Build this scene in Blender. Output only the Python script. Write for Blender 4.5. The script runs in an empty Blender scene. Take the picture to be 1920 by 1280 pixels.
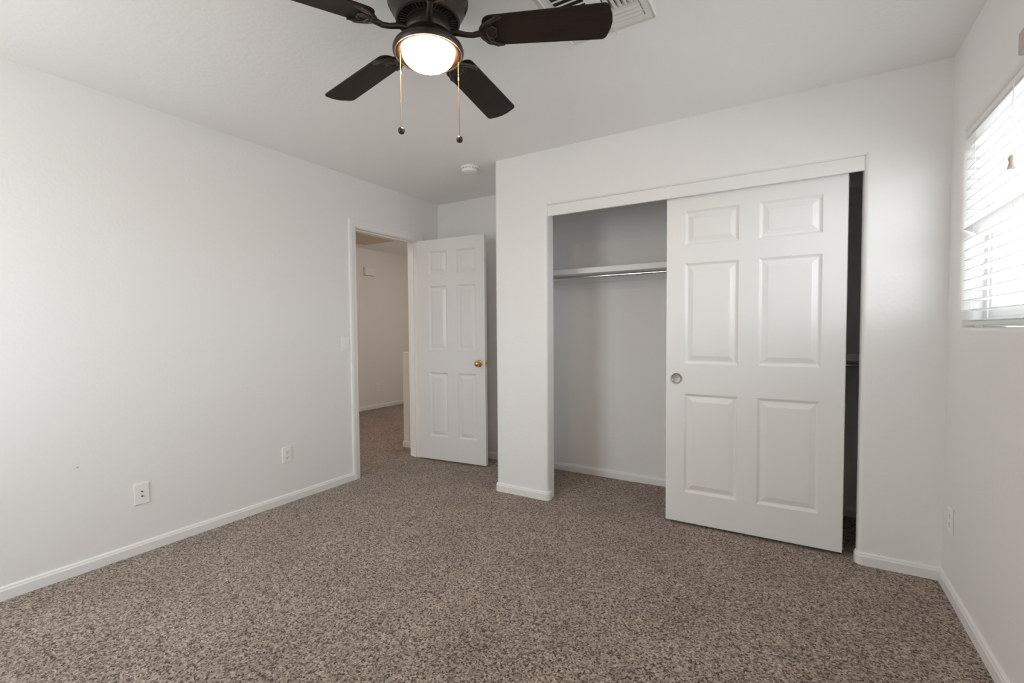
import bpy, bmesh, math, random
from mathutils import Vector, Matrix
PI = math.pi
sc = bpy.context.scene
C = sc.collection
random.seed(7)

# ------------------------------------------------------------------ camera
cam_d = bpy.data.cameras.new('camera')
cam = bpy.data.objects.new('camera', cam_d)
C.objects.link(cam)
cam_d.sensor_fit = 'HORIZONTAL'
cam_d.sensor_width = 36.0
cam_d.lens = 885.75 / 1920 * 36
cam_d.shift_y = 10.14 / 1920
cam_d.clip_start = 0.02
YAW, PITCH, ROLL = CAM_ANGLES = (0.5443, -0.0364, -0.0072)
cy_, sy_ = math.cos(YAW), math.sin(YAW)
cp_, sp_ = math.cos(PITCH), math.sin(PITCH)
fw = Vector((-sy_*cp_, cy_*cp_, sp_))
rt = Vector((cy_, sy_, 0))
up = rt.cross(fw)
r2 = math.cos(ROLL)*rt + math.sin(ROLL)*up
u2 = -math.sin(ROLL)*rt + math.cos(ROLL)*up
cam.matrix_world = Matrix(((r2.x, u2.x, -fw.x, 3.0677), (r2.y, u2.y, -fw.y, -2.9444), (r2.z, u2.z, -fw.z, 1.2069), (0, 0, 0, 1)))
sc.camera = cam

# ------------------------------------------------------------------ world, daylight, exposure
wd = bpy.data.worlds.new('daylight')
sc.world = wd
wd.use_nodes = True
wn = wd.node_tree.nodes
bg = wn['Background']
SKY = 14.4
# bright hazy sky above the horizon, duller ground below it
wl = wd.node_tree.links
wtc = wn.new('ShaderNodeTexCoord'); wsx = wn.new('ShaderNodeSeparateXYZ'); wrp = wn.new('ShaderNodeValToRGB')
wl.new(wtc.outputs['Generated'], wsx.inputs[0]); wl.new(wsx.outputs['Z'], wrp.inputs['Fac'])
wmr = wn.new('ShaderNodeMapRange'); wmr.inputs['From Min'].default_value = -1.0
wl.new(wsx.outputs['Z'], wmr.inputs['Value']); wl.new(wmr.outputs['Result'], wrp.inputs['Fac'])
wrp.color_ramp.elements[0].position = 0.485; wrp.color_ramp.elements[0].color = (0.70, 0.69, 0.68, 1)
wrp.color_ramp.elements[1].position = 0.515; wrp.color_ramp.elements[1].color = (0.95, 0.98, 1.0, 1)
wl.new(wrp.outputs['Color'], bg.inputs['Color'])
bg.inputs['Strength'].default_value = SKY

def portal(name, loc, rot, sx, sy):
    l = bpy.data.lights.new(name, 'AREA')
    l.shape = 'RECTANGLE'
    l.size, l.size_y = sx, sy
    l.cycles.is_portal = True
    o = bpy.data.objects.new(name, l)
    o.location = loc
    o.rotation_euler = rot
    C.objects.link(o)
W = 3.666
portal('window_daylight', (W+0.2, -1.26, 1.63), (0, PI/2, 0), 0.9, 2.3)
portal('rear_window_daylight', (0.8, -3.72, 1.5), (PI/2, 0, 0), 1.0, 1.3)
sc.view_settings.view_transform = 'Standard'
sc.view_settings.look = 'None'
sc.view_settings.gamma = 1.0
sc.view_settings.use_curve_mapping = False
sc.view_settings.exposure = 0.51
try:
    sc.cycles.use_denoising = True
    sc.cycles.max_bounces = 14
    sc.cycles.diffuse_bounces = 8
    sc.cycles.transparent_max_bounces = 16
    sc.cycles.caustics_reflective = False
    sc.cycles.caustics_refractive = False
    sc.cycles.sample_clamp_indirect = 6.0
except Exception:
    pass

# ------------------------------------------------------------------ materials
def mat(name, col, rough=0.5, metal=0.0, spec=0.5):
    m = bpy.data.materials.new(name)
    m.use_nodes = True
    b = m.node_tree.nodes['Principled BSDF']
    b.inputs['Base Color'].default_value = (*col, 1)
    b.inputs['Roughness'].default_value = rough
    b.inputs['Metallic'].default_value = metal
    b.inputs['Specular IOR Level'].default_value = spec
    return m

def nd(m, t, **kw):
    n = m.node_tree.nodes.new(t)
    for k, v in kw.items():
        setattr(n, k, v)
    return n

def lk(m, a, b):
    m.node_tree.links.new(a, b)

def noise_bump(m, scale, strength, dist=0.002, detail=3.0):
    tc = nd(m, 'ShaderNodeTexCoord')
    no = nd(m, 'ShaderNodeTexNoise')
    no.inputs['Scale'].default_value = scale
    no.inputs['Detail'].default_value = detail
    bp = nd(m, 'ShaderNodeBump')
    bp.inputs['Strength'].default_value = strength
    bp.inputs['Distance'].default_value = dist
    lk(m, tc.outputs['Object'], no.inputs['Vector'])
    lk(m, no.outputs['Fac'], bp.inputs['Height'])
    lk(m, bp.outputs['Normal'], m.node_tree.nodes['Principled BSDF'].inputs['Normal'])
    return m

M = {}
M['wall'] = noise_bump(mat('wall_paint', (0.845, 0.838, 0.835), 0.6, spec=0.35), 55, 0.25, 0.004)
M['ceiling'] = noise_bump(mat('ceiling_paint', (0.885, 0.88, 0.875), 0.85, spec=0.2), 45, 0.3, 0.004)
M['trim'] = mat('trim_paint', (0.84, 0.836, 0.832), 0.38)
M['door'] = noise_bump(mat('door_paint', (0.83, 0.824, 0.82), 0.36), 160, 0.06, 0.001)
M['plastic'] = mat('white_plastic', (0.89, 0.885, 0.875), 0.3)
M['dark'] = mat('dark_slot', (0.03, 0.028, 0.025), 0.6)
M['bronze'] = noise_bump(mat('oil_rubbed_bronze', (0.045, 0.033, 0.025), 0.4, 0.4), 30, 0.1, 0.001)
M['rim_glow'] = mat('amber_rim_glow', (0.017, 0.0075, 0.0022), 0.55, 0.0, 0.2)  # colour of an added ring imitating the bowl's dimmer amber edge
M['brass'] = mat('polished_brass', (0.72, 0.52, 0.2), 0.16, 1.0)
M['chain'] = mat('chain_brass', (0.38, 0.27, 0.14), 0.4, 1.0)
M['nickel'] = mat('satin_nickel', (0.42, 0.39, 0.365), 0.3, 1.0)
M['chrome'] = mat('chrome_rod', (0.72, 0.71, 0.7), 0.16, 1.0)
M['vent'] = mat('vent_enamel', (0.80, 0.79, 0.77), 0.4)
M['recess_shade'] = mat('dark_recess_shade', (0.10, 0.09, 0.085), 0.8)  # dark colour standing for shade in openings and slots
M['vinyl'] = mat('window_vinyl', (0.74, 0.74, 0.74), 0.4)
M['bracket'] = mat('beige_bracket', (0.50, 0.45, 0.40), 0.55)
M['grill'] = mat('hall_grill', (0.62, 0.55, 0.46), 0.6)

# blades: dark stained wood with faint grain
m = mat('blade_wood', (0.02, 0.014, 0.011), 0.5, spec=0.16)
tc = nd(m, 'ShaderNodeTexCoord'); mp = nd(m, 'ShaderNodeMapping'); no = nd(m, 'ShaderNodeTexNoise'); rp = nd(m, 'ShaderNodeValToRGB')
mp.inputs['Scale'].default_value = (6, 90, 30)
no.inputs['Scale'].default_value = 1.0
rp.color_ramp.elements[0].color = (0.013, 0.009, 0.007, 1)
rp.color_ramp.elements[1].color = (0.030, 0.021, 0.016, 1)
lk(m, tc.outputs['Object'], mp.inputs['Vector']); lk(m, mp.outputs['Vector'], no.inputs['Vector'])
lk(m, no.outputs['Fac'], rp.inputs['Fac']); lk(m, rp.outputs['Color'], m.node_tree.nodes['Principled BSDF'].inputs['Base Color'])
M['blade'] = m

# carpet: flecked twist pile
m = mat('carpet', (0.25, 0.2, 0.17), 0.95, spec=0.1)
tc = nd(m, 'ShaderNodeTexCoord')
wob = nd(m, 'ShaderNodeTexNoise'); wob.inputs['Scale'].default_value = 130; wob.inputs['Detail'].default_value = 2
wmx = nd(m, 'ShaderNodeMix', data_type='RGBA', blend_type='ADD'); wmx.inputs[0].default_value = 0.012
no = nd(m, 'ShaderNodeTexVoronoi'); no.inputs['Scale'].default_value = 165
tsep = nd(m, 'ShaderNodeSeparateColor')
lk(m, tc.outputs['Object'], wob.inputs['Vector']); lk(m, tc.outputs['Object'], wmx.inputs[6]); lk(m, wob.outputs['Color'], wmx.inputs[7])
lk(m, wmx.outputs[2], no.inputs['Vector']); lk(m, no.outputs['Color'], tsep.inputs['Color'])
rp = nd(m, 'ShaderNodeValToRGB')
rp.color_ramp.elements[0].position = 0.10; rp.color_ramp.elements[0].color = (0.038, 0.026, 0.019, 1)
rp.color_ramp.elements[1].position = 0.95; rp.color_ramp.elements[1].color = (0.66, 0.555, 0.475, 1)
for p_, c_ in ((0.28, (0.115, 0.087, 0.067, 1)), (0.42, (0.27, 0.215, 0.177, 1)), (0.70, (0.385, 0.313, 0.262, 1))):
    e = rp.color_ramp.elements.new(p_); e.color = c_
fin = nd(m, 'ShaderNodeTexNoise'); fin.inputs['Scale'].default_value = 330; fin.inputs['Detail'].default_value = 2
fmx = nd(m, 'ShaderNodeMix', data_type='FLOAT'); fmx.inputs[0].default_value = 0.25
big = nd(m, 'ShaderNodeTexNoise'); big.inputs['Scale'].default_value = 3.2; big.inputs['Detail'].default_value = 3.0
mr = nd(m, 'ShaderNodeMapRange'); mr.inputs['From Min'].default_value = 0.3; mr.inputs['From Max'].default_value = 0.7
mr.inputs['To Min'].default_value = 0.90; mr.inputs['To Max'].default_value = 1.10
mx = nd(m, 'ShaderNodeMix', data_type='RGBA', blend_type='MULTIPLY'); mx.inputs[0].default_value = 1.0
cmb = nd(m, 'ShaderNodeCombineColor')
vo = nd(m, 'ShaderNodeTexNoise'); vo.inputs['Scale'].default_value = 300
ad = nd(m, 'ShaderNodeMath', operation='SUBTRACT')
bp = nd(m, 'ShaderNodeBump'); bp.inputs['Strength'].default_value = 0.6; bp.inputs['Distance'].default_value = 0.004
for n_ in (big, vo, fin):
    lk(m, tc.outputs['Object'], n_.inputs['Vector'])
lk(m, tsep.outputs[0], fmx.inputs[2]); lk(m, fin.outputs['Fac'], fmx.inputs[3]); lk(m, fmx.outputs[0], rp.inputs['Fac']); lk(m, big.outputs['Fac'], mr.inputs['Value'])
for k in range(3):
    lk(m, mr.outputs['Result'], cmb.inputs[k])
lk(m, rp.outputs['Color'], mx.inputs[6]); lk(m, cmb.outputs['Color'], mx.inputs[7])
b = m.node_tree.nodes['Principled BSDF']
lk(m, mx.outputs[2], b.inputs['Base Color'])
lk(m, vo.outputs['Fac'], ad.inputs[0]); lk(m, no.outputs['Distance'], ad.inputs[1])
lk(m, ad.outputs['Value'], bp.inputs['Height']); lk(m, bp.outputs['Normal'], b.inputs['Normal'])
b.inputs['Sheen Weight'].default_value = 0.15
M['carpet'] = m

# blind slats: white, slightly translucent
m = mat('slat_white', (0.90, 0.90, 0.895), 0.4)
tr = nd(m, 'ShaderNodeBsdfTranslucent'); tr.inputs['Color'].default_value = (0.9, 0.9, 0.88, 1)
ms = nd(m, 'ShaderNodeMixShader'); ms.inputs['Fac'].default_value = 0.2
lk(m, m.node_tree.nodes['Principled BSDF'].outputs[0], ms.inputs[1]); lk(m, tr.outputs[0], ms.inputs[2])
lk(m, ms.outputs[0], m.node_tree.nodes['Material Output'].inputs['Surface'])
M['slat'] = m
# window glass
m = bpy.data.materials.new('window_glass'); m.use_nodes = True
m.node_tree.nodes.remove(m.node_tree.nodes['Principled BSDF'])
tb = nd(m, 'ShaderNodeBsdfTransparent'); tb.inputs['Color'].default_value = (0.80, 0.82, 0.82, 1)
gb = nd(m, 'ShaderNodeBsdfGlossy'); gb.inputs['Roughness'].default_value = 0.02
ms = nd(m, 'ShaderNodeMixShader'); ms.inputs['Fac'].default_value = 0.05
lk(m, tb.outputs[0], ms.inputs[1]); lk(m, gb.outputs[0], ms.inputs[2])
lk(m, ms.outputs[0], m.node_tree.nodes['Material Output'].inputs['Surface'])
M['glass'] = m
m2 = m.copy(); m2.name = 'dimmed_window_glass'
m2.node_tree.nodes['Transparent BSDF'].inputs['Color'].default_value = (0.60, 0.615, 0.62, 1)  # transmission lowered to weaken daylight from the right window
M['dim_glass'] = m2
# lit frosted bowl of the fan lamp
m = mat('lit_glass', (0.9, 0.85, 0.75), 0.35)
b = m.node_tree.nodes['Principled BSDF']
b.inputs['Emission Color'].default_value = (1.0, 0.71, 0.47, 1)
b.inputs['Emission Strength'].default_value = 52.0
M['lit'] = m
m = mat('hall_fill_glow', (0.9, 0.85, 0.75), 0.35)  # glow of the added fill lamps in the hall
b = m.node_tree.nodes['Principled BSDF']
b.inputs['Emission Color'].default_value = (1.0, 0.86, 0.73, 1)
b.inputs['Emission Strength'].default_value = 27.0
M['hall_fill'] = m
m = m.copy(); m.name = 'hall_fill_glow_near'
m.node_tree.nodes['Principled BSDF'].inputs['Emission Strength'].default_value = 36.0
M['hall_fill2'] = m

# ------------------------------------------------------------------ mesh helpers
def box(bm, x0, x1, y0, y1, z0, z1, bev=0.0, seg=2):
    r = bmesh.ops.create_cube(bm, size=1.0)
    vs = r['verts']
    for v in vs:
        v.co = Vector((x0 + (v.co.x+0.5)*(x1-x0), y0 + (v.co.y+0.5)*(y1-y0), z0 + (v.co.z+0.5)*(z1-z0)))
    if bev:
        es = list({e for v in vs for e in v.link_edges})
        bmesh.ops.bevel(bm, geom=es, offset=bev, segments=seg, affect='EDGES', profile=0.5)
    return bm

def lathe(bm, prof, seg=48, mtx=None):
    rings = []
    for r, z in prof:
        if r < 1e-5:
            rings.append([bm.verts.new((0, 0, z))])
        else:
            rings.append([bm.verts.new((r*math.cos(2*PI*k/seg), r*math.sin(2*PI*k/seg), z)) for k in range(seg)])
    for a, b2 in zip(rings, rings[1:]):
        if len(a) == 1 and len(b2) == 1:
            continue
        for k in range(seg):
            k2 = (k+1) % seg
            if len(a) == 1:
                bm.faces.new((a[0], b2[k2], b2[k]))
            elif len(b2) == 1:
                bm.faces.new((a[k], a[k2], b2[0]))
            else:
                bm.faces.new((a[k], a[k2], b2[k2], b2[k]))
    if mtx is not None:
        vs = [v for r_ in rings for v in r_]
        bmesh.ops.transform(bm, matrix=mtx, verts=vs)
    return bm

def tube(bm, pts, r, seg=8, close=True):
    pts = [Vector(p) for p in pts]
    rings = []
    for i, p in enumerate(pts):
        t = (pts[min(i+1, len(pts)-1)] - pts[max(i-1, 0)]).normalized()
        a = Vector((0, 0, 1)) if abs(t.z) < 0.9 else Vector((1, 0, 0))
        n = t.cross(a).normalized(); b2 = t.cross(n)
        rr = r[i] if isinstance(r, (list, tuple)) else r
        rings.append([bm.verts.new(p + rr*(math.cos(2*PI*k/seg)*n + math.sin(2*PI*k/seg)*b2)) for k in range(seg)])
    for a, b2 in zip(rings, rings[1:]):
        for k in range(seg):
            bm.faces.new((a[k], a[(k+1) % seg], b2[(k+1) % seg], b2[k]))
    if close:
        bm.faces.new(rings[0][::-1]); bm.faces.new(rings[-1])
    return bm

def prism(bm, pts, d):
    """flat polygon pts (3D) extruded by vector d"""
    d = Vector(d)
    a = [bm.verts.new(p) for p in pts]
    b2 = [bm.verts.new(Vector(p)+d) for p in pts]
    n = len(a)
    bm.faces.new(a[::-1]); bm.faces.new(b2)
    for i in range(n):
        bm.faces.new((a[i], a[(i+1) % n], b2[(i+1) % n], b2[i]))
    return bm

def obj(name, bm, m, parent=None, smooth=None):
    bmesh.ops.recalc_face_normals(bm, faces=bm.faces)
    me = bpy.data.meshes.new(name)
    bm.to_mesh(me); bm.free()
    if smooth is not None:
        me.polygons.foreach_set('use_smooth', [True]*len(me.polygons))
        me.set_sharp_from_angle(angle=math.radians(smooth))
    me.materials.append(m)
    o = bpy.data.objects.new(name, me)
    C.objects.link(o)
    if parent is not None:
        o.parent = parent
    return o

def tag(o, label, cat, group=None, kind=None):
    o['label'] = label
    o['category'] = cat
    if group: o['group'] = group
    if kind: o['kind'] = kind
    return o

def empty(name, loc, label, cat, rotz=0.0, group=None, kind=None):
    o = bpy.data.objects.new(name, None)
    o.empty_display_size = 0.05
    C.objects.link(o)
    o.location = loc
    o.rotation_euler = (0, 0, rotz)
    return tag(o, label, cat, group, kind)

NB = bmesh.new

def wall_panel(axis, face, thick, u0, u1, z0, z1, hole=None, bev=0.0, extra=()):
    """wall slab in the plane axis=face, thickness goes along +/-thick; hole=(ua,ub,za,zb); hole edges on the room face are bullnosed"""
    us = sorted({u0, u1, *(hole[:2] if hole else ())})
    zs = sorted({z0, z1, *(hole[2:] if hole else ())})
    bm = NB()
    def P(u, z, t):
        w = face + t
        return (w, u, z) if axis == 0 else (u, w, z)
    vf = {(i, j, k): bm.verts.new(P(u, z, t)) for i, u in enumerate(us) for j, z in enumerate(zs) for k, t in ((0, 0.0), (1, thick))}
    def solid(i, j):
        if not (0 <= i < len(us)-1 and 0 <= j < len(zs)-1): return False
        if hole is None: return True
        uc, zc = (us[i]+us[i+1])/2, (zs[j]+zs[j+1])/2
        return not (hole[0] < uc < hole[1] and hole[2] < zc < hole[3])
    for i in range(len(us)-1):
        for j in range(len(zs)-1):
            if not solid(i, j): continue
            for k in (0, 1):
                bm.faces.new([vf[i, j, k], vf[i+1, j, k], vf[i+1, j+1, k], vf[i, j+1, k]])
            for (di, dj, a, b2) in ((-1, 0, (i, j), (i, j+1)), (1, 0, (i+1, j), (i+1, j+1)), (0, -1, (i, j), (i+1, j)), (0, 1, (i, j+1), (i+1, j+1))):
                if not solid(i+di, j+dj):
                    bm.faces.new([vf[(*a, 0)], vf[(*b2, 0)], vf[(*b2, 1)], vf[(*a, 1)]])
    for v in [v for v in bm.verts if not v.link_faces]:
        bm.verts.remove(v)
    bmesh.ops.recalc_face_normals(bm, faces=bm.faces)
    if bev:
        es = []
        for e in bm.edges:
            a, b2 = e.verts[0].co, e.verts[1].co
            ua, ub = (a.y, b2.y) if axis == 0 else (a.x, b2.x)
            wa, wb = (a.x, b2.x) if axis == 0 else (a.y, b2.y)
            if abs(wa-wb) > 1e-6: continue
            if abs(wa-face) > 1e-6 and 'back' not in extra: continue
            def on(u, z):
                return hole and hole[0]-1e-6 <= u <= hole[1]+1e-6 and hole[2]-1e-6 <= z <= hole[3]+1e-6 and (min(abs(u-hole[0]), abs(u-hole[1])) < 1e-6 or min(abs(z-hole[2]), abs(z-hole[3])) < 1e-6)
            um, zm = (ua+ub)/2, (a.z+b2.z)/2
            ok = on(um, zm) and not (abs(zm-z0) < 1e-6)
            if 'u0' in extra and abs(ua-u0) < 1e-6 and abs(ub-u0) < 1e-6: ok = True
            if ok and len(e.link_faces) == 2 and e.calc_face_angle() > 0.5:
                es.append(e)
        bmesh.ops.bevel(bm, geom=es, offset=bev, segments=8, affect='EDGES', profile=0.5)
    return bm

def struct(name, bm, m, label, cat, parent=None):
    o = obj(name, bm, m, parent)
    if parent is None:
        tag(o, label, cat, kind='structure')
    return o

BB = [(0, 0), (0.013, 0), (0.013, 0.044), (0.010, 0.050), (0.009, 0.056), (0.005, 0.061), (0, 0.062)]
def sweep(bm, path, prof, caps=True):
    """profile (offset to the right of travel, z) swept along a plan polyline with mitred corners"""
    path = [Vector((p[0], p[1])) for p in path]
    n = len(path); rings = []
    for i, p in enumerate(path):
        dirs = []
        if i > 0: dirs.append((p-path[i-1]).normalized())
        if i < n-1: dirs.append((path[i+1]-p).normalized())
        ns = [Vector((d.y, -d.x)) for d in dirs]
        if len(ns) == 2:
            b2 = (ns[0]+ns[1]).normalized()
            b2 = b2 / max(0.3, b2.dot(ns[0]))
        else:
            b2 = ns[0]
        rings.append([bm.verts.new((p.x+b2.x*o_, p.y+b2.y*o_, z)) for o_, z in prof])
    k = len(prof)
    for a, b2 in zip(rings, rings[1:]):
        for j in range(k):
            bm.faces.new((a[j], a[(j+1) % k], b2[(j+1) % k], b2[j]))
    if caps:
        bm.faces.new(rings[0][::-1]); bm.faces.new(rings[-1])
    return bm

def arc(cx, cy, r, a0, a1, n=6):
    return [(cx+r*math.cos(math.radians(a0+(a1-a0)*k/n)), cy+r*math.sin(math.radians(a0+(a1-a0)*k/n))) for k in range(n+1)]

# ------------------------------------------------------------------ the setting
H = 2.44
CX = 1.145          # left corner of the closet wall
OX0, OX1 = 1.572, 3.343   # closet opening
OZ = 2.062
D = 0.72            # alcove / closet back wall
YR = -3.6           # rear wall, behind the camera
HX = -2.53          # far hall wall
WY0, WY1, WZ0, WZ1 = -2.35, -0.165, 1.205, 2.043   # window opening
DY0, DY1, DZ = -0.305, 0.412, 2.036               # bedroom doorway (clear)

struct('floor', box(NB(), HX-0.12, W+0.16, YR-0.12, 3.2, -0.1, 0.0), M['carpet'], 'speckled brown-grey twist pile carpet covering the whole floor', 'carpet')
struct('ceiling', box(NB(), HX-0.12, W+0.16, YR-0.12, 3.2, H, H+0.1), M['ceiling'], 'flat white textured ceiling over the room and hall', 'ceiling')
struct('wall_left', wall_panel(0, 0.0, -0.115, YR, 3.08, 0, H, (DY0-0.018, DY1+0.018, 0, DZ+0.018)), M['wall'], 'long white left wall with the open bedroom doorway', 'wall')
struct('wall_back', wall_panel(1, D, 0.115, 0.0, W, 0, H), M['wall'], 'white back wall behind the open door and inside the closet', 'wall')
struct('wall_closet', wall_panel(1, 0.0, 0.115, CX, W, 0, H, (OX0, OX1, 0, OZ), 0.02, ('back', 'u0')), M['wall'], 'white closet wall with wide rounded-edge opening', 'wall')
struct('wall_closet_side', box(NB(), CX, CX+0.115, 0.1145, D, 0, H), M['wall'], 'short white closet side wall next to the door alcove', 'wall')
struct('wall_right', wall_panel(0, W, 0.16, YR, D+0.115, 0, H, (WY0, WY1, WZ0, WZ1), 0.022), M['wall'], 'white right wall with the window', 'wall')
struct('wall_rear', wall_panel(1, YR, -0.115, 0.0, W, 0, H, (0.35, 1.25, 0.9, 2.1), 0.02), M['wall'], 'white wall behind the camera with a window', 'wall')
struct('wall_hall_far', wall_panel(0, HX, -0.115, -2.0, 3.08, 0, H), M['wall'], 'plain hall wall seen through the doorway', 'wall')
struct('wall_hall_end', wall_panel(1, 2.97, 0.11, HX, -0.115, 0, H), M['wall'], 'end wall of the hall beyond the doorway', 'wall')
struct('wall_hall_rear', wall_panel(1, -2.0, -0.115, HX, -0.115, 0, H, None), M['wall'], 'near hall wall, out of view', 'wall')

# half wall in the hall
bm = box(NB(), -0.435, -0.115, 0.645, 0.76, 0, 0.985)
bmesh.ops.bevel(bm, geom=[e for e in bm.edges if abs(e.verts[0].co.x-e.verts[1].co.x) < 1e-6 and abs(e.verts[0].co.x+0.435) < 1e-6 or (abs(e.verts[0].co.z-0.985) < 1e-6 and abs(e.verts[1].co.z-0.985) < 1e-6 and abs(e.verts[0].co.y-e.verts[1].co.y) < 1e-6)], offset=0.015, segments=6, affect='EDGES', profile=0.5)
struct('wall_half', bm, M['wall'], 'low white half wall in the hall beside the door jamb', 'wall')

# baseboards
R_ = 0.02
struct('baseboard_left', sweep(NB(), [(0, YR+0.015), (0, -0.374)], BB), M['trim'], 'white baseboard along the left wall', 'baseboard')
pA = [(0, 0.482), (0, D), (CX, D), (CX, R_)] + arc(CX+R_, R_, R_, 180, 270)[1:] + arc(OX0-R_, R_, R_, -90, 0) + [(OX0, 0.045)]
struct('baseboard_closet', sweep(NB(), pA, BB), M['trim'], 'white baseboard round the door alcove and closet corner', 'baseboard')
pB = [(OX1, 0.045)] + arc(OX1+R_, R_, R_, 180, 270) + [(W, 0), (W, YR+0.015)]
struct('baseboard_right', sweep(NB(), pB, BB), M['trim'], 'white baseboard turning from the closet corner along the right wall', 'baseboard')
struct('baseboard_closet_inside', sweep(NB(), [(CX+0.115, 0.117), (CX+0.115, D), (W, D), (W, 0.117)], BB), M['trim'], 'white baseboard inside the closet', 'baseboard')
struct('baseboard_hall', sweep(NB(), [(HX, -1.98), (HX, 2.97), (-0.13, 2.97)], BB), M['trim'], 'white baseboard along the far hall wall', 'baseboard')
struct('baseboard_half_wall', sweep(NB(), [(-0.435, 0.757), (-0.435, 0.66)] + arc(-0.42, 0.66, 0.015, 180, 270, 5)[1:] + [(-0.118, 0.645)], BB), M['trim'], 'small white baseboard at the foot of the half wall', 'baseboard')

# doorway: jambs, stops, casing (one frame), strike plate
bm = NB()
box(bm, -0.117, 0.002, DY0-0.018, DY0, 0, DZ)
box(bm, -0.117, 0.002, DY1, DY1+0.018, 0, DZ)
box(bm, -0.117, 0.002, DY0-0.018, DY1+0.018, DZ, DZ+0.018)
box(bm, -0.075, -0.040, DY0, DY0+0.010, 0, DZ-0.010)
box(bm, -0.075, -0.040, DY1-0.010, DY1, 0, DZ-0.010)
box(bm, -0.075, -0.040, DY0, DY1, DZ-0.010, DZ)
CAS = [(0.0, 0.0), (0.0, 0.014), (0.010, 0.017), (0.028, 0.0165), (0.040, 0.012), (0.056, 0.0115), (0.064, 0.008), (0.066, 0.0)]  # (distance from outer edge, thickness)
def casing(bm, x, s):
    a, b2, t = DY0-0.071, DY1+0.071, DZ+0.071
    rings = []
    for (u, z0_, sy, sz) in ((a, 0.0, 1, 0), (a, t, 1, -1), (b2, t, -1, -1), (b2, 0.0, -1, 0)):
        rings.append([bm.verts.new((x+s*th, u+sy*d, z0_+sz*d)) for d, th in CAS])
    k = len(CAS)
    for r1, r3 in zip(rings, rings[1:]):
        for j in range(k):
            bm.faces.new((r1[j], r1[(j+1) % k], r3[(j+1) % k], r3[j]))
    bm.faces.new(rings[0]); bm.faces.new(rings[-1])
casing(bm, 0.0, 1); casing(bm, -0.115, -1)
tr1 = struct('trim_1', bm, M['trim'], 'white painted casing and jamb round the bedroom doorway', 'door frame')
bm = box(NB(), -0.036, 0.001, DY0-0.001, DY0+0.0015, 0.885, 0.945)
box(bm, -0.026, -0.012, DY0-0.001, DY0+0.0018, 0.9, 0.93)
o = obj('strike_plate', bm, M['brass'], tr1); o['label'] = 'small brass strike plate'

# closet header fascia and jamb edge
bm = box(NB(), OX0, OX1, 0.012, 0.030, 1.990, OZ, 0.003)
struct('trim_2', bm, M['trim'], 'white fascia board hiding the track over the closet opening', 'trim')
bm = NB()
for yc in (0.067, 0.103):
    box(bm, OX0+0.001, OX1-0.001, yc-0.010, yc+0.010, 2.035, OZ)
box(bm, OX0+0.001, OX1-0.001, 0.052, 0.1145, 2.052, OZ)
tag(obj('door_track', bm, M['nickel']), 'metal sliding door track under the closet header', 'track', kind='structure')

# ------------------------------------------------------------------ six panel doors
def panel_door(w, h, t, cols, rows):
    """slab 0..w along x, face at y=0 looking to -y, back at y=t"""
    bm = NB()
    xs = sorted({0.0, w, *[c for p in cols for c in p]})
    zs = sorted({0.0, h, *[c for p in rows for c in p]})
    for (y, sgn) in ((0.0, 1), (t, -1)):
        g = {(i, j): bm.verts.new((x, y, z)) for i, x in enumerate(xs) for j, z in enumerate(zs)}
        for i in range(len(xs)-1):
            for j in range(len(zs)-1):
                q = [g[i, j], g[i+1, j], g[i+1, j+1], g[i, j+1]]
                is_p = any(abs(xs[i]-c[0]) < 1e-6 for c in cols) and any(abs(zs[j]-r_[0]) < 1e-6 for r_ in rows)
                if not is_p:
                    bm.faces.new(q); continue
                x0, x1, z0, z1 = xs[i], xs[i+1], zs[j], zs[j+1]
                prev = q
                for d, dep in ((0.002, 0.0025), (0.011, 0.0105), (0.014, 0.0125), (0.018, 0.0125), (0.021, 0.0115), (0.044, 0.0030), (0.047, 0.0018)):
                    cur = [bm.verts.new((x, y+sgn*dep, z)) for x, z in ((x0+d, z0+d), (x1-d, z0+d), (x1-d, z1-d), (x0+d, z1-d))]
                    for k in range(4):
                        bm.faces.new((prev[k], prev[(k+1) % 4], cur[(k+1) % 4], cur[k]))
                    prev = cur
                bm.faces.new(prev)
    bmesh.ops.remove_doubles(bm, verts=bm.verts, dist=1e-6)
    # rim
    def ring(y):
        out = []
        for x in xs: out.append((x, y, 0.0))
        for z in zs[1:]: out.append((w, y, z))
        for x in xs[-2::-1]: out.append((x, y, h))
        for z in zs[-2:0:-1]: out.append((0.0, y, z))
        return out
    def find(p):
        return min(bm.verts, key=lambda v: (v.co-Vector(p)).length_squared)
    A = [find(p) for p in ring(0.0)]; B = [find(p) for p in ring(t)]
    n = len(A)
    for k in range(n):
        bm.faces.new((A[k], A[(k+1) % n], B[(k+1) % n], B[k]))
    return bm

ROWS = [(0.187, 0.792), (0.976, 1.579), (1.688, 1.890)]
def slider(name, x, y, label):
    e = empty(name, (x, y, 0.018), label, 'sliding door', kind='structure')
    obj('slab', panel_door(0.908, 1.985, 0.034, [(0.107, 0.402), (0.504, 0.802)], ROWS), M['door'], e)
    return e
d2 = slider('door_2', 2.372, 0.050, 'white six-panel sliding closet door with round finger pull')
slider('door_3', 2.378, 0.090, 'rear white sliding closet door hidden behind the front one')
# recessed round finger pull of the front slider
bm = NB()
lathe(bm, [(0.0, -0.0005), (0.022, -0.0052), (0.0245, -0.0050), (0.0262, -0.0070), (0.0290, -0.0078), (0.0318, -0.0050), (0.0325, 0.001)], 40, Matrix.Translation((0.062, 0.0, 0.884)) @ Matrix.Rotation(-PI/2, 4, 'X'))
p = obj('finger_pull', bm, M['nickel'], d2, 40); p['label'] = 'round satin nickel finger pull'

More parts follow.
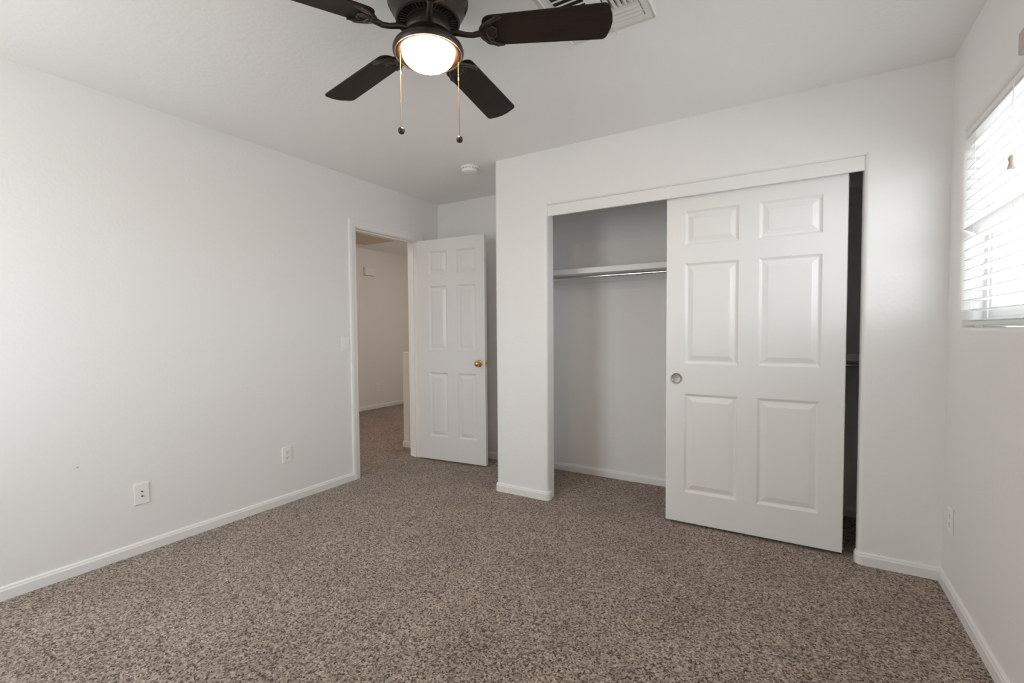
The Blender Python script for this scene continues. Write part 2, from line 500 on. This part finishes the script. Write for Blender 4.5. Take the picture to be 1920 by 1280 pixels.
# bedroom door, swung open into the alcove
ang = math.atan2(0.438-0.372, 0.744-0.03)
d1 = empty('door_1', (0.038, 0.3735, 0.016), 'white six-panel bedroom door standing open with brass knob', 'door', ang, kind='structure')
obj('slab', panel_door(0.711, 2.014, 0.035, [(0.122, 0.322), (0.430, 0.622)], [(0.214, 0.803), (1.008, 1.594), (1.702, 1.908)]), M['door'], d1)
def knob_bm(sgn):
    bm = NB()
    prof = [(0.0, -0.058), (0.012, -0.057), (0.021, -0.052), (0.0255, -0.043), (0.0245, -0.034), (0.017, -0.027), (0.011, -0.022), (0.011, -0.010), (0.026, -0.007), (0.031, -0.003), (0.032, 0.0)]
    lathe(bm, prof, 32, Matrix.Rotation(-PI/2 if sgn > 0 else PI/2, 4, 'X'))
    return bm
for s, y in ((1, 0.0), (-1, 0.035)):
    k = obj('door_knob', knob_bm(s), M['brass'], d1, 40)
    k.location = (0.652, y, 0.897)
    k['label'] = 'round polished brass knob'
bm = box(NB(), 0.7105, 0.7125, 0.006, 0.029, 0.868, 0.926); box(bm, 0.711, 0.720, 0.011, 0.024, 0.886, 0.908, 0.003)
o = obj('latch_plate', bm, M['brass'], d1); o['label'] = 'brass latch plate'
for z in (0.2, 1.0, 1.8):
    bm = NB()
    tube(bm, [(-0.006, 0.036, z-0.045), (-0.006, 0.036, z+0.045)], 0.006, 10)
    box(bm, -0.004, 0.0, 0.006, 0.034, z-0.045, z+0.045)
    obj('hinge', bm, M['trim'], d1)

# ------------------------------------------------------------------ closet fittings
def rod(name, x0, x1, y, z, label, m):
    e = empty(name, (x0, y, z), label, 'rod', group=None)
    obj('rod', tube(NB(), [(0.004, 0, 0), (x1-x0-0.004, 0, 0)], 0.0125, 20), m, e, 40)
    for x in (0.002, x1-x0-0.002):
        bm = NB(); tube(bm, [(x-0.0015 if x > 0.1 else 0.0, 0, 0), (x if x > 0.1 else 0.008, 0, 0)], 0.026, 20)
        obj('end_socket', bm, M['plastic'], e)
    return e
DX = 2.62
struct('wall_closet_divider', box(NB(), DX, DX+0.018, 0.26, D, 0.0, 2.06), M['trim'], 'white upright divider panel inside the closet', 'panel')
def shelf(name, x0, x1, z, label, yf=0.435, cat='shelf'):
    e = empty(name, ((x0+x1)/2, yf, z), label, cat)
    h_ = (x1-x0)/2
    obj('board', box(NB(), -h_+0.001, h_-0.001, 0, D-yf-0.001, 0, 0.019, 0.002), M['trim'], e)
    obj('nosing', box(NB(), -h_+0.001, h_-0.001, -0.019, -0.0005, -0.022, 0.019, 0.002), M['trim'], e)
    obj('ledger', box(NB(), -h_+0.001, h_-0.001, D-yf-0.019, D-yf-0.0005, -0.065, -0.0005), M['trim'], e)
    for s in (-1, 1):
        x = s*(h_-0.010)
        obj('end_cleat', box(NB(), x-0.009, x+0.009, 0.05, D-yf-0.02, -0.065, -0.0005), M['trim'], e)
    return e
shelf('closet_shelf', CX+0.115, DX, 1.651, 'white closet shelf in the open left half of the closet')
rod('closet_rod', CX+0.115+0.019, DX-0.019, 0.455, 1.606, 'chrome hanging rod under the shelf in the open closet', M['chrome'])
shelf('closet_shelf', DX+0.018, W, 2.030, 'high closet shelf seen in the dark gap right of the sliding door')
shelf('closet_shelf', DX+0.018, W, 1.035, 'low closet shelf seen in the dark gap right of the sliding door')
rod('closet_rod', DX+0.018+0.019, W-0.019, 0.455, 0.985, 'low hanging rod seen in the dark gap right of the sliding door', M['chrome'])

# ------------------------------------------------------------------ window with blind
win = empty('window_1', (W+0.115, (WY0+WY1)/2, WZ0), 'bright white vinyl window in the right wall', 'window', kind='structure')
hw, hh = (WY1-WY0)/2, WZ1-WZ0
bm = NB()
def frame(bm, y0, y1, z0, z1, x0, x1, w):
    box(bm, x0, x1, y0, y0+w, z0, z1); box(bm, x0, x1, y1-w, y1, z0, z1)
    box(bm, x0, x1, y0+w, y1-w, z0, z0+w); box(bm, x0, x1, y0+w, y1-w, z1-w, z1)
frame(bm, -hw+0.0005, hw-0.0005, 0.0005, hh-0.0005, -0.035, 0.035, 0.04)
obj('window_frame', bm, M['vinyl'], win)
for (y0, y1, x0) in ((-0.02, hw-0.042, -0.028), (-hw+0.042, 0.02, 0.003)):
    bm = NB(); frame(bm, y0, y1, 0.042, hh-0.042, x0, x0+0.024, 0.032)
    s = obj('sash', bm, M['vinyl'], win)
    obj('pane', box(NB(), x0+0.011, x0+0.014, y0+0.030, y1-0.030, 0.072, hh-0.072), M['dim_glass'], s)

# rear window (behind the camera) and hall window: frame and glass
def plain_window(name, x0, x1, y, z0, z1, label):
    e = empty(name, ((x0+x1)/2, y, z0), label, 'window', kind='structure')
    h_ = (x1-x0)/2; bm = NB()
    for a in ((-h_+0.0005, -h_+0.04), (-0.02, 0.02), (h_-0.04, h_-0.0005)):
        box(bm, a[0], a[1], -0.025, 0.025, 0.0005, z1-z0-0.0005)
    for a in ((0.0005, 0.04), (z1-z0-0.04, z1-z0-0.0005)):
        box(bm, -h_+0.04, h_-0.04, -0.024, 0.024, a[0], a[1])
    obj('window_frame', bm, M['vinyl'], e)
    obj('pane', box(NB(), -h_+0.03, h_-0.03, -0.002, 0.002, 0.03, z1-z0-0.03), M['glass'], e)
plain_window('window_2', 0.35, 1.25, YR-0.08, 0.9, 2.1, 'window in the wall behind the camera')

# blind
BXC = W+0.034
bl = empty('window_blind', (BXC, 0, WZ1), 'white two-inch slat blind hanging in the right wall window', 'blind')
y0, y1 = WY0+0.012, WY1-0.010
obj('headrail', box(NB(), -0.022, 0.026, y0, y1, -0.024, -0.001, 0.003), M['plastic'], bl)
nsl = 19
ztop = -0.040; step = 0.0428
for i in range(nsl):
    z = ztop - i*step
    tilt = 2 + random.uniform(-1.5, 1.5); sag = 0.0
    if i == 9: tilt, sag = 30, 0.006
    if i == 10: tilt, sag = -9, -0.004
    bm = NB()
    hwid = 0.0245
    pts = [(-hwid, 0.0), (-0.012, 0.0022), (0.0, 0.003), (0.012, 0.0022), (hwid, 0.0)]
    full = [(x, zz) for x, zz in pts] + [(x, zz-0.0028) for x, zz in pts[::-1]]
    prism(bm, [(x, 0, zz) for x, zz in full], (0, y1-y0-0.01, 0))
    s = obj('slat', bm, M['slat'], bl)
    s.location = (0, y0+0.005, z)
    s.rotation_euler = (-sag, math.radians(tilt), 0)   # room-side edge up
    if sag:
        s.location.z = z + sag*0.5*(y1-y0)
zb = ztop - nsl*step
obj('bottom_rail', box(NB(), -0.025, 0.025, y0+0.005, y1-0.005, WZ0-WZ1+0.006, WZ0-WZ1+0.024, 0.004), M['slat'], bl)
for yy in (y1-0.13, (y0+y1)/2, y0+0.13):
    bm = NB()
    for x in (-0.0255, 0.0255):
        tube(bm, [(x, yy, -0.03), (x, yy, WZ0-WZ1+0.02)], 0.0009, 5)
    obj('ladder_cord', bm, M['plastic'], bl)
bm = NB()
cpts = [(-0.032, -0.72, -0.04), (-0.034, -0.722, -0.15), (-0.034, -0.73, -0.27)]
tube(bm, cpts, 0.0012, 6)
c1 = obj('lift_cord', bm, M['plastic'], bl)
bm = NB(); lathe(bm, [(0.0, 0.022), (0.006, 0.021), (0.010, 0.012), (0.007, 0.0), (0.010, -0.014), (0.012, -0.022), (0.0, -0.023)], 16, Matrix.Translation((-0.034, -0.731, -0.293)))
obj('tassel', bm, M['bracket'], c1, 40)
bm = NB(); tube(bm, [(-0.030, -0.735, -0.33), (-0.036, -0.75, -0.37), (-0.038, -0.755, -0.41), (-0.03, -0.75, -0.45)], 0.0011, 6)
obj('loose_cord', bm, M['plastic'], bl)

# bracket on the wall above the window, cut by the frame edge
bm = box(NB(), -0.030, 0.0, -0.055, 0.0, -0.035, 0.035, 0.006, 3)
bm2 = obj('wall_bracket', bm, M['bracket']); bm2.location = (W-0.0002, -0.862, 2.070)
tag(bm2, 'small beige bracket on the right wall just above the window top', 'bracket')

# ------------------------------------------------------------------ wall plates
def plate_root(name, loc, rotz, label, cat, group=None):
    """plate in its local xz plane, front to -y"""
    e = empty(name, loc, label, cat, rotz, group)
    obj('cover_plate', box(NB(), -0.035, 0.035, -0.0055, 0.0, -0.057, 0.057, 0.003, 3), M['plastic'], e)
    return e
def outlet(loc, rotz, label):
    e = plate_root('wall_outlet', loc, rotz, label, 'outlet', None)
    for zc in (0.020, -0.020):
        bm = NB()
        pts = []
        for k in range(24):
            a = 2*PI*k/24
            pts.append((0.017*math.cos(a), -0.005, zc+max(-0.0135, min(0.0135, 0.017*math.sin(a)))))
        prism(bm, pts, (0, -0.0025, 0))
        r_ = obj('receptacle', bm, M['plastic'], e)
        bm = NB()
        box(bm, -0.0072, -0.0052, -0.0079, -0.0070, zc-0.001, zc+0.008)
        box(bm, 0.0048, 0.0068, -0.0079, -0.0070, zc-0.001, zc+0.007)
        tube(bm, [(0, -0.0070, zc-0.0075), (0, -0.0079, zc-0.0075)], 0.0028, 12)
        obj('slots', bm, M['dark'], r_)
    bm = NB(); tube(bm, [(0, -0.005, 0), (0, -0.0068, 0)], 0.003, 12)
    obj('screw', bm, M['plastic'], e)
    return e
outlet((0.0005, -0.950, 0.340), PI/2, 'white duplex outlet low on the left wall near the doorway')
outlet((W-0.0005, -0.150, 0.340), -PI/2, 'white duplex outlet low on the right wall under the window')
outlet((HX+0.0005, 2.232, 0.330), PI/2, 'small white outlet low on the hall wall seen through the doorway')
e = plate_root('jack_plate', (0.0005, -1.810, 0.325), PI/2, 'white jack plate low on the left wall, left of the duplex outlet', 'jack plate')
for zc in (0.013, -0.013):
    bm = NB(); lathe(bm, [(0.0, 0.0085), (0.0028, 0.0085), (0.0032, 0.0105), (0.0045, 0.0105), (0.0045, 0.005)], 16, Matrix.Translation((0, 0, zc)) @ Matrix.Rotation(PI/2, 4, 'X'))
    obj('jack', bm, M['nickel'], e)
for zc in (0.042, -0.042):
    bm = NB(); tube(bm, [(0, -0.005, zc), (0, -0.0068, zc)], 0.003, 12); obj('screw', bm, M['plastic'], e)
e = plate_root('light_switch', (0.0005, -0.430, 1.103), PI/2, 'white light switch on the left wall beside the door casing', 'light switch')
obj('switch_frame', box(NB(), -0.0165, 0.0165, -0.0068, -0.005, -0.0335, 0.0335, 0.0008), M['plastic'], e)
bm = prism(NB(), [(-0.015, -0.0065, -0.031), (-0.015, -0.0105, -0.031), (-0.015, -0.0072, 0.0), (-0.015, -0.0078, 0.031), (-0.015, -0.0065, 0.031)], (0.03, 0, 0))
obj('rocker', bm, M['plastic'], e)

# nail left in the left wall
bm = NB(); tube(bm, [(0.0, -2.074, 0.538), (0.006, -2.074, 0.537)], 0.0018, 8); tube(bm, [(0.006, -2.074, 0.537), (0.0075, -2.074, 0.537)], 0.004, 10)
tag(obj('wall_nail', bm, M['bracket']), 'tiny nail left in the bare left wall above the jack plate', 'nail')

# door chime box on the hall wall
e = empty('door_chime', (HX+0.0005, 2.108, 2.100), 'small white chime box high on the hall wall beyond the doorway', 'door chime', PI/2)
obj('back_plate', box(NB(), -0.100, 0.100, -0.008, 0, -0.062, 0.062), M['grill'], e)
obj('cover', box(NB(), -0.094, 0.094, -0.048, -0.008, -0.058, 0.058, 0.006, 3), M['plastic'], e)

# two added fill lamps, out of view, balancing the brightness of the hall
for loc, mk, lab in (((-0.75, 2.0, H), 'hall_fill', 'added unseen warm fill lamp at the far end of the hall'), ((-0.35, -1.4, H), 'hall_fill2', 'added unseen warm fill lamp at the near end of the hall')):
    e = empty('hall_fill_lamp', loc, lab, 'fill lamp')
    obj('base', lathe(NB(), [(0.0, 0.0), (0.15, 0.0), (0.15, -0.02), (0.0, -0.02)], 32), M['plastic'], e)
    obj('shade', lathe(NB(), [(0.0, -0.021), (0.14, -0.021), (0.13, -0.05), (0.09, -0.075), (0.0, -0.085)], 32), M[mk], e, 40)

# return grille on the hall ceiling
e = empty('hall_ceiling_grille', (-1.95, 1.45, H), 'beige slatted return grille on the hall ceiling beyond the doorway', 'grille')
bm = NB()
for (a, b2, c, d) in ((-0.30, -0.27, -0.34, 0.34), (0.27, 0.30, -0.34, 0.34), (-0.27, 0.27, -0.34, -0.31), (-0.27, 0.27, 0.31, 0.34)):
    box(bm, a, b2, c, d, -0.012, 0.0)
obj('frame', bm, M['grill'], e)
obj('backing', box(NB(), -0.27, 0.27, -0.31, 0.31, -0.002, 0.0), M['recess_shade'], e)
for k in range(13):
    x = -0.255 + k*0.0416
    bm = prism(NB(), [(x-0.008, -0.309, -0.013), (x+0.012, -0.309, -0.003), (x+0.012, -0.309, -0.0018), (x-0.008, -0.309, -0.0118)], (0, 0.618, 0))
    obj('louver', bm, M['grill'], e)

# ------------------------------------------------------------------ smoke detector
e = empty('smoke_detector', (0.921, 0.0, H), 'round white smoke detector on the ceiling near the closet corner', 'smoke detector')
obj('base', lathe(NB(), [(0.0, 0.0), (0.066, 0.0), (0.067, -0.004), (0.066, -0.009), (0.0, -0.009)], 40), M['plastic'], e, 40)
obj('body', lathe(NB(), [(0.0, -0.009), (0.060, -0.009), (0.061, -0.012), (0.0605, -0.024), (0.058, -0.0255), (0.058, -0.028), (0.0605, -0.0295), (0.059, -0.036), (0.050, -0.041), (0.0, -0.043)], 40), M['plastic'], e, 40)
bm = NB()
for k in range(10):
    a = math.radians(-150 + k*24)
    bmesh.ops.transform(bm, matrix=Matrix.Identity(4), verts=[])
    r_ = bmesh.ops.create_cube(bm, size=1.0)
    bmesh.ops.transform(bm, matrix=Matrix.Rotation(a, 4, 'Z') @ Matrix.Translation((0.0603, 0, -0.018)) @ Matrix.Diagonal((0.002, 0.016, 0.0035, 1)), verts=r_['verts'])
obj('sensor_slots', bm, M['recess_shade'], e)
bm = NB(); tube(bm, [(0.03, -0.012, -0.0415), (0.03, -0.012, -0.0445)], 0.006, 12); obj('test_button', bm, M['vinyl'], e)

# ------------------------------------------------------------------ ceiling register
VX0, VX1, VY0, VY1 = 2.222, 2.577, -1.372, -1.018
vc = ((VX0+VX1)/2, (VY0+VY1)/2)
e = empty('ceiling_vent', (vc[0], vc[1], H), 'white square ceiling air register behind the right fan blade', 'air vent')
hx = (VX1-VX0)/2
bm = NB()
# flat flange with turned-down lip
def flange(bm, a, b2, z0, z1):
    box(bm, -a, -b2, -a, a, z0, z1); box(bm, b2, a, -a, a, z0, z1); box(bm, -b2, b2, -a, -b2, z0, z1); box(bm, -b2, b2, b2, a, z0, z1)
flange(bm, hx, hx-0.034, -0.006, -0.001)
flange(bm, hx, hx-0.003, -0.012, -0.006)
obj('frame', bm, M['vent'], e)
obj('vent_shade_sheet', box(NB(), -hx+0.034, hx-0.034, -hx+0.034, hx-0.034, -0.0012, -0.0004), M['recess_shade'], e)  # flat dark sheet painting the shade seen up between the louvers
ih = hx-0.035
def blade_x(x0, x1, y, s):
    # curved louver running along x, throwing air to s*y
    bm = NB()
    pr_ = [(0.0, -0.0015), (0.006*s, -0.008), (0.014*s, -0.013), (0.024*s, -0.0155)]
    full = [(a, b2) for a, b2 in pr_] + [(a, b2-0.0012) for a, b2 in pr_[::-1]]
    prism(bm, [(x0, y+a, b2) for a, b2 in full], (x1-x0, 0, 0)); return bm
def blade_y(y0_, y1_, x, s):
    bm = NB()
    pr_ = [(0.0, -0.0015), (0.006*s, -0.008), (0.014*s, -0.013), (0.024*s, -0.0155)]
    full = [(a, b2) for a, b2 in pr_] + [(a, b2-0.0012) for a, b2 in pr_[::-1]]
    prism(bm, [(x+a, y0_, b2) for a, b2 in full], (0, y1_-y0_, 0)); return bm
for k in range(4):
    obj('louver', blade_x(-ih, ih, ih-0.100+k*0.024, 1), M['vent'], e)
for k in range(7):
    obj('louver', blade_x(-ih, -0.030, ih-0.128-k*0.028, -1), M['vent'], e)
for k in range(6):
    obj('louver', blade_y(-ih, ih-0.106, 0.022+k*0.020, 1), M['vent'], e)
obj('divider', box(NB(), -0.030, 0.018, -ih, ih-0.104, -0.014, -0.002), M['vent'], e)
bm = NB(); tube(bm, [(0.010, ih+0.010, -0.006), (0.014, ih+0.014, -0.016), (0.020, ih+0.018, -0.024), (0.022, ih+0.022, -0.033)], 0.003, 8)
obj('damper_lever', bm, M['vent'], e)

# ------------------------------------------------------------------ ceiling fan
fan = empty('ceiling_fan', (1.935, -1.6315, H), 'dark bronze five-blade ceiling fan with lit glass bowl', 'ceiling fan')
fan.rotation_euler = (-0.018, -0.0204, 0)
ZB = -0.1945
obj('motor_housing', lathe(NB(), [(0.0, 0.003), (0.105, 0.003), (0.110, -0.012), (0.122, -0.020), (0.128, -0.030), (0.136, -0.042), (0.139, -0.065), (0.137, -0.085), (0.128, -0.100), (0.131, -0.106), (0.127, -0.114), (0.116, -0.128), (0.113, -0.142), (0.112, -0.150), (0.106, -0.153), (0.104, -0.149), (0.075, -0.147), (0.072, -0.150), (0.0, -0.150)], 64), M['bronze'], fan, 35)
bm = NB()
for k in range(44):
    r_ = bmesh.ops.create_cube(bm, size=1.0)
    bmesh.ops.transform(bm, matrix=Matrix.Rotation(2*PI*k/44, 4, 'Z') @ Matrix.Translation((0.090, 0, -0.1495)) @ Matrix.Diagonal((0.026, 0.0055, 0.006, 1)), verts=r_['verts'])
obj('vent_ribs', bm, M['bronze'], fan)
# embossed swags round the housing
bm = NB()
for k in range(10):
    a0 = 2*PI*k/10
    pts = []
    for j in range(9):
        t = j/8
        a = a0 + 2*PI/10*t
        z = -0.066 - 0.024*math.sin(PI*t)
        rr = 0.1385 if z > -0.085 else 0.1355
        pts.append((rr*math.cos(a), rr*math.sin(a), z))
    tube(bm, pts, 0.0035, 6)
    tube(bm, [(0.139*math.cos(a0), 0.139*math.sin(a0), -0.055), (0.128*math.cos(a0), 0.128*math.sin(a0), -0.112)], 0.003, 6)
obj('swag_relief', bm, M['bronze'], fan, 40)
obj('flywheel', lathe(NB(), [(0.0, -0.149), (0.069, -0.149), (0.071, -0.156), (0.071, -0.178), (0.083, -0.183), (0.084, -0.194), (0.080, -0.199), (0.0, -0.199)], 48), M['bronze'], fan, 35)
obj('switch_housing', lathe(NB(), [(0.0, -0.198), (0.062, -0.198), (0.064, -0.204), (0.062, -0.224), (0.066, -0.228), (0.0, -0.229)], 48), M['bronze'], fan, 35)
ring = obj('lamp_ring', lathe(NB(), [(0.0, -0.226), (0.066, -0.226), (0.094, -0.229), (0.112, -0.235), (0.121, -0.243), (0.1240, -0.252), (0.1225, -0.260), (0.118, -0.2645), (0.1135, -0.2635), (0.111, -0.258), (0.110, -0.2485), (0.0, -0.2485)], 64), M['bronze'], fan, 40)
obj('rim_glow_band', lathe(NB(), [(0.1125, -0.2632), (0.1110, -0.2638), (0.102, -0.2622), (0.0915, -0.2600), (0.0915, -0.2520), (0.1125, -0.2520), (0.1125, -0.2632)], 64), M['rim_glow'], ring, 60)['label'] = 'added ring for the amber glow at the glass edge'
dome = [(0.0915, -0.250)] + [(0.0915*math.cos(t), -0.260-0.052*math.sin(t)) for t in [PI/2*k/14 for k in range(15)]]
dome[-1] = (0.0, dome[-1][1])
o = obj('glass_bowl', lathe(NB(), dome, 64), M['lit'], fan, 60); o['label'] = 'lit frosted glass bowl'

PH = 0.4487
def blade_outline(r0, r1, w0, w1):
    pts = []
    def corner(cx, cy, r, a0, a1, n=6):
        return [(cx+r*math.cos(math.radians(a0+(a1-a0)*k/n)), cy+r*math.sin(math.radians(a0+(a1-a0)*k/n))) for k in range(n+1)]
    # counter-clockwise from root lower
    pts += corner(r0+0.030, -w0/2+0.030, 0.030, 180, 270, 5)
    pts += corner(r1-0.034, -w1/2+0.022, 0.022, -80, -18, 5)
    pts += [(r1-0.003, -w1*0.18), (r1, 0.0), (r1-0.003, w1*0.18)]
    pts += corner(r1-0.034, w1/2-0.022, 0.022, 18, 80, 5)
    pts += corner(r0+0.030, w0/2-0.030, 0.030, 90, 180, 5)
    return pts
PITCH_B = math.radians(-12)
def make_blade():
    bm = prism(NB(), [(x, y, -0.003) for x, y in blade_outline(0.195, 0.640, 0.118, 0.140)], (0, 0, 0.006))
    b_ = obj('blade', bm, M['blade'], fan)
    # iron: arm from the flywheel, leaf-shaped plate under the blade root with scrolls
    bm = NB()
    pl_ = []
    for k in range(25):
        t = -1 + 2*k/24
        y = 0.060*t
        x = 0.180 + 0.062*abs(t)**2.2
        pl_.append((x, y))
    inner = [(0.262, 0.060), (0.250, 0.046), (0.232, 0.035), (0.226, 0.022), (0.236, 0.010), (0.246, 0.0), (0.236, -0.010), (0.226, -0.022), (0.232, -0.035), (0.250, -0.046), (0.262, -0.060)]
    prism(bm, [(x, y, -0.0085) for x, y in pl_ + inner], (0, 0, 0.005))
    tube(bm, [(x+0.004, y*0.96, -0.009) for x, y in pl_], 0.0035, 6)
    for s in (-1, 1):
        tube(bm, [(0.205, 0.0, -0.009), (0.213, s*0.018, -0.010), (0.230, s*0.024, -0.010), (0.243, s*0.014, -0.010), (0.240, s*0.003, -0.009)], 0.003, 6)
        tube(bm, [(0.203, s*0.012, -0.009), (0.218, s*0.036, -0.010), (0.240, s*0.046, -0.010), (0.266, s*0.056, -0.008)], 0.003, 6)
    iron = obj('blade_iron', bm, M['bronze'], b_, 40)
    bm = NB()
    return b_, iron
blade0, iron0 = make_blade()
def arm_bm():
    bm = NB()
    tube(bm, [(0.070, 0, 0.004), (0.105, 0, 0.000), (0.135, 0, -0.010), (0.160, 0, -0.014), (0.192, 0, -0.008)], [0.011, 0.010, 0.009, 0.009, 0.011], 10)
    return bm
arm0 = obj('blade_arm', arm_bm(), M['bronze'], blade0, 40)
for k in range(5):
    if k == 0:
        b_ = blade0
    else:
        b_ = blade0.copy(); C.objects.link(b_); b_.parent = fan
        for ch in (iron0, arm0):
            c2 = ch.copy(); C.objects.link(c2); c2.parent = b_
    a = PH + 2*PI*k/5
    b_.matrix_local = Matrix.Translation((0, 0, ZB)) @ Matrix.Rotation(a, 4, 'Z') @ Matrix.Rotation(PITCH_B, 4, 'X')

# pull chains
rv = Vector((0.855, 0.518)); fv = Vector((-0.518, 0.855))
for (da, df, z0, z1, drop, lab) in ((-0.098, -0.010, -0.262, -0.520, 0, 'left'), (0.100, 0.045, -0.255, -0.530, 0, 'right')):
    p = rv*da + fv*df
    bm = NB()
    z = z0
    while z > z1:
        r_ = bmesh.ops.create_icosphere(bm, subdivisions=1, radius=0.0017, matrix=Matrix.Translation((p.x, p.y, z)))
        z -= 0.0042
    tube(bm, [(p.x, p.y, z0), (p.x, p.y, z1)], 0.0006, 5)
    lathe(bm, [(0.0, 0.006), (0.0026, 0.005), (0.0026, -0.005), (0.0, -0.006)], 8, Matrix.Translation((p.x, p.y, z0-0.07)))
    ch = obj('pull_chain', bm, M['chain'], fan); ch['label'] = 'thin brass bead pull chain'
    bm = NB()
    lathe(bm, [(0.0, 0.013), (0.004, 0.012), (0.009, 0.009), (0.0115, 0.003), (0.0118, -0.002), (0.009, -0.009), (0.004, -0.0115), (0.0, -0.012)], 20, Matrix.Translation((p.x, p.y, z1-0.012)))
    obj('pull_knob', bm, M['bronze'], ch, 60)
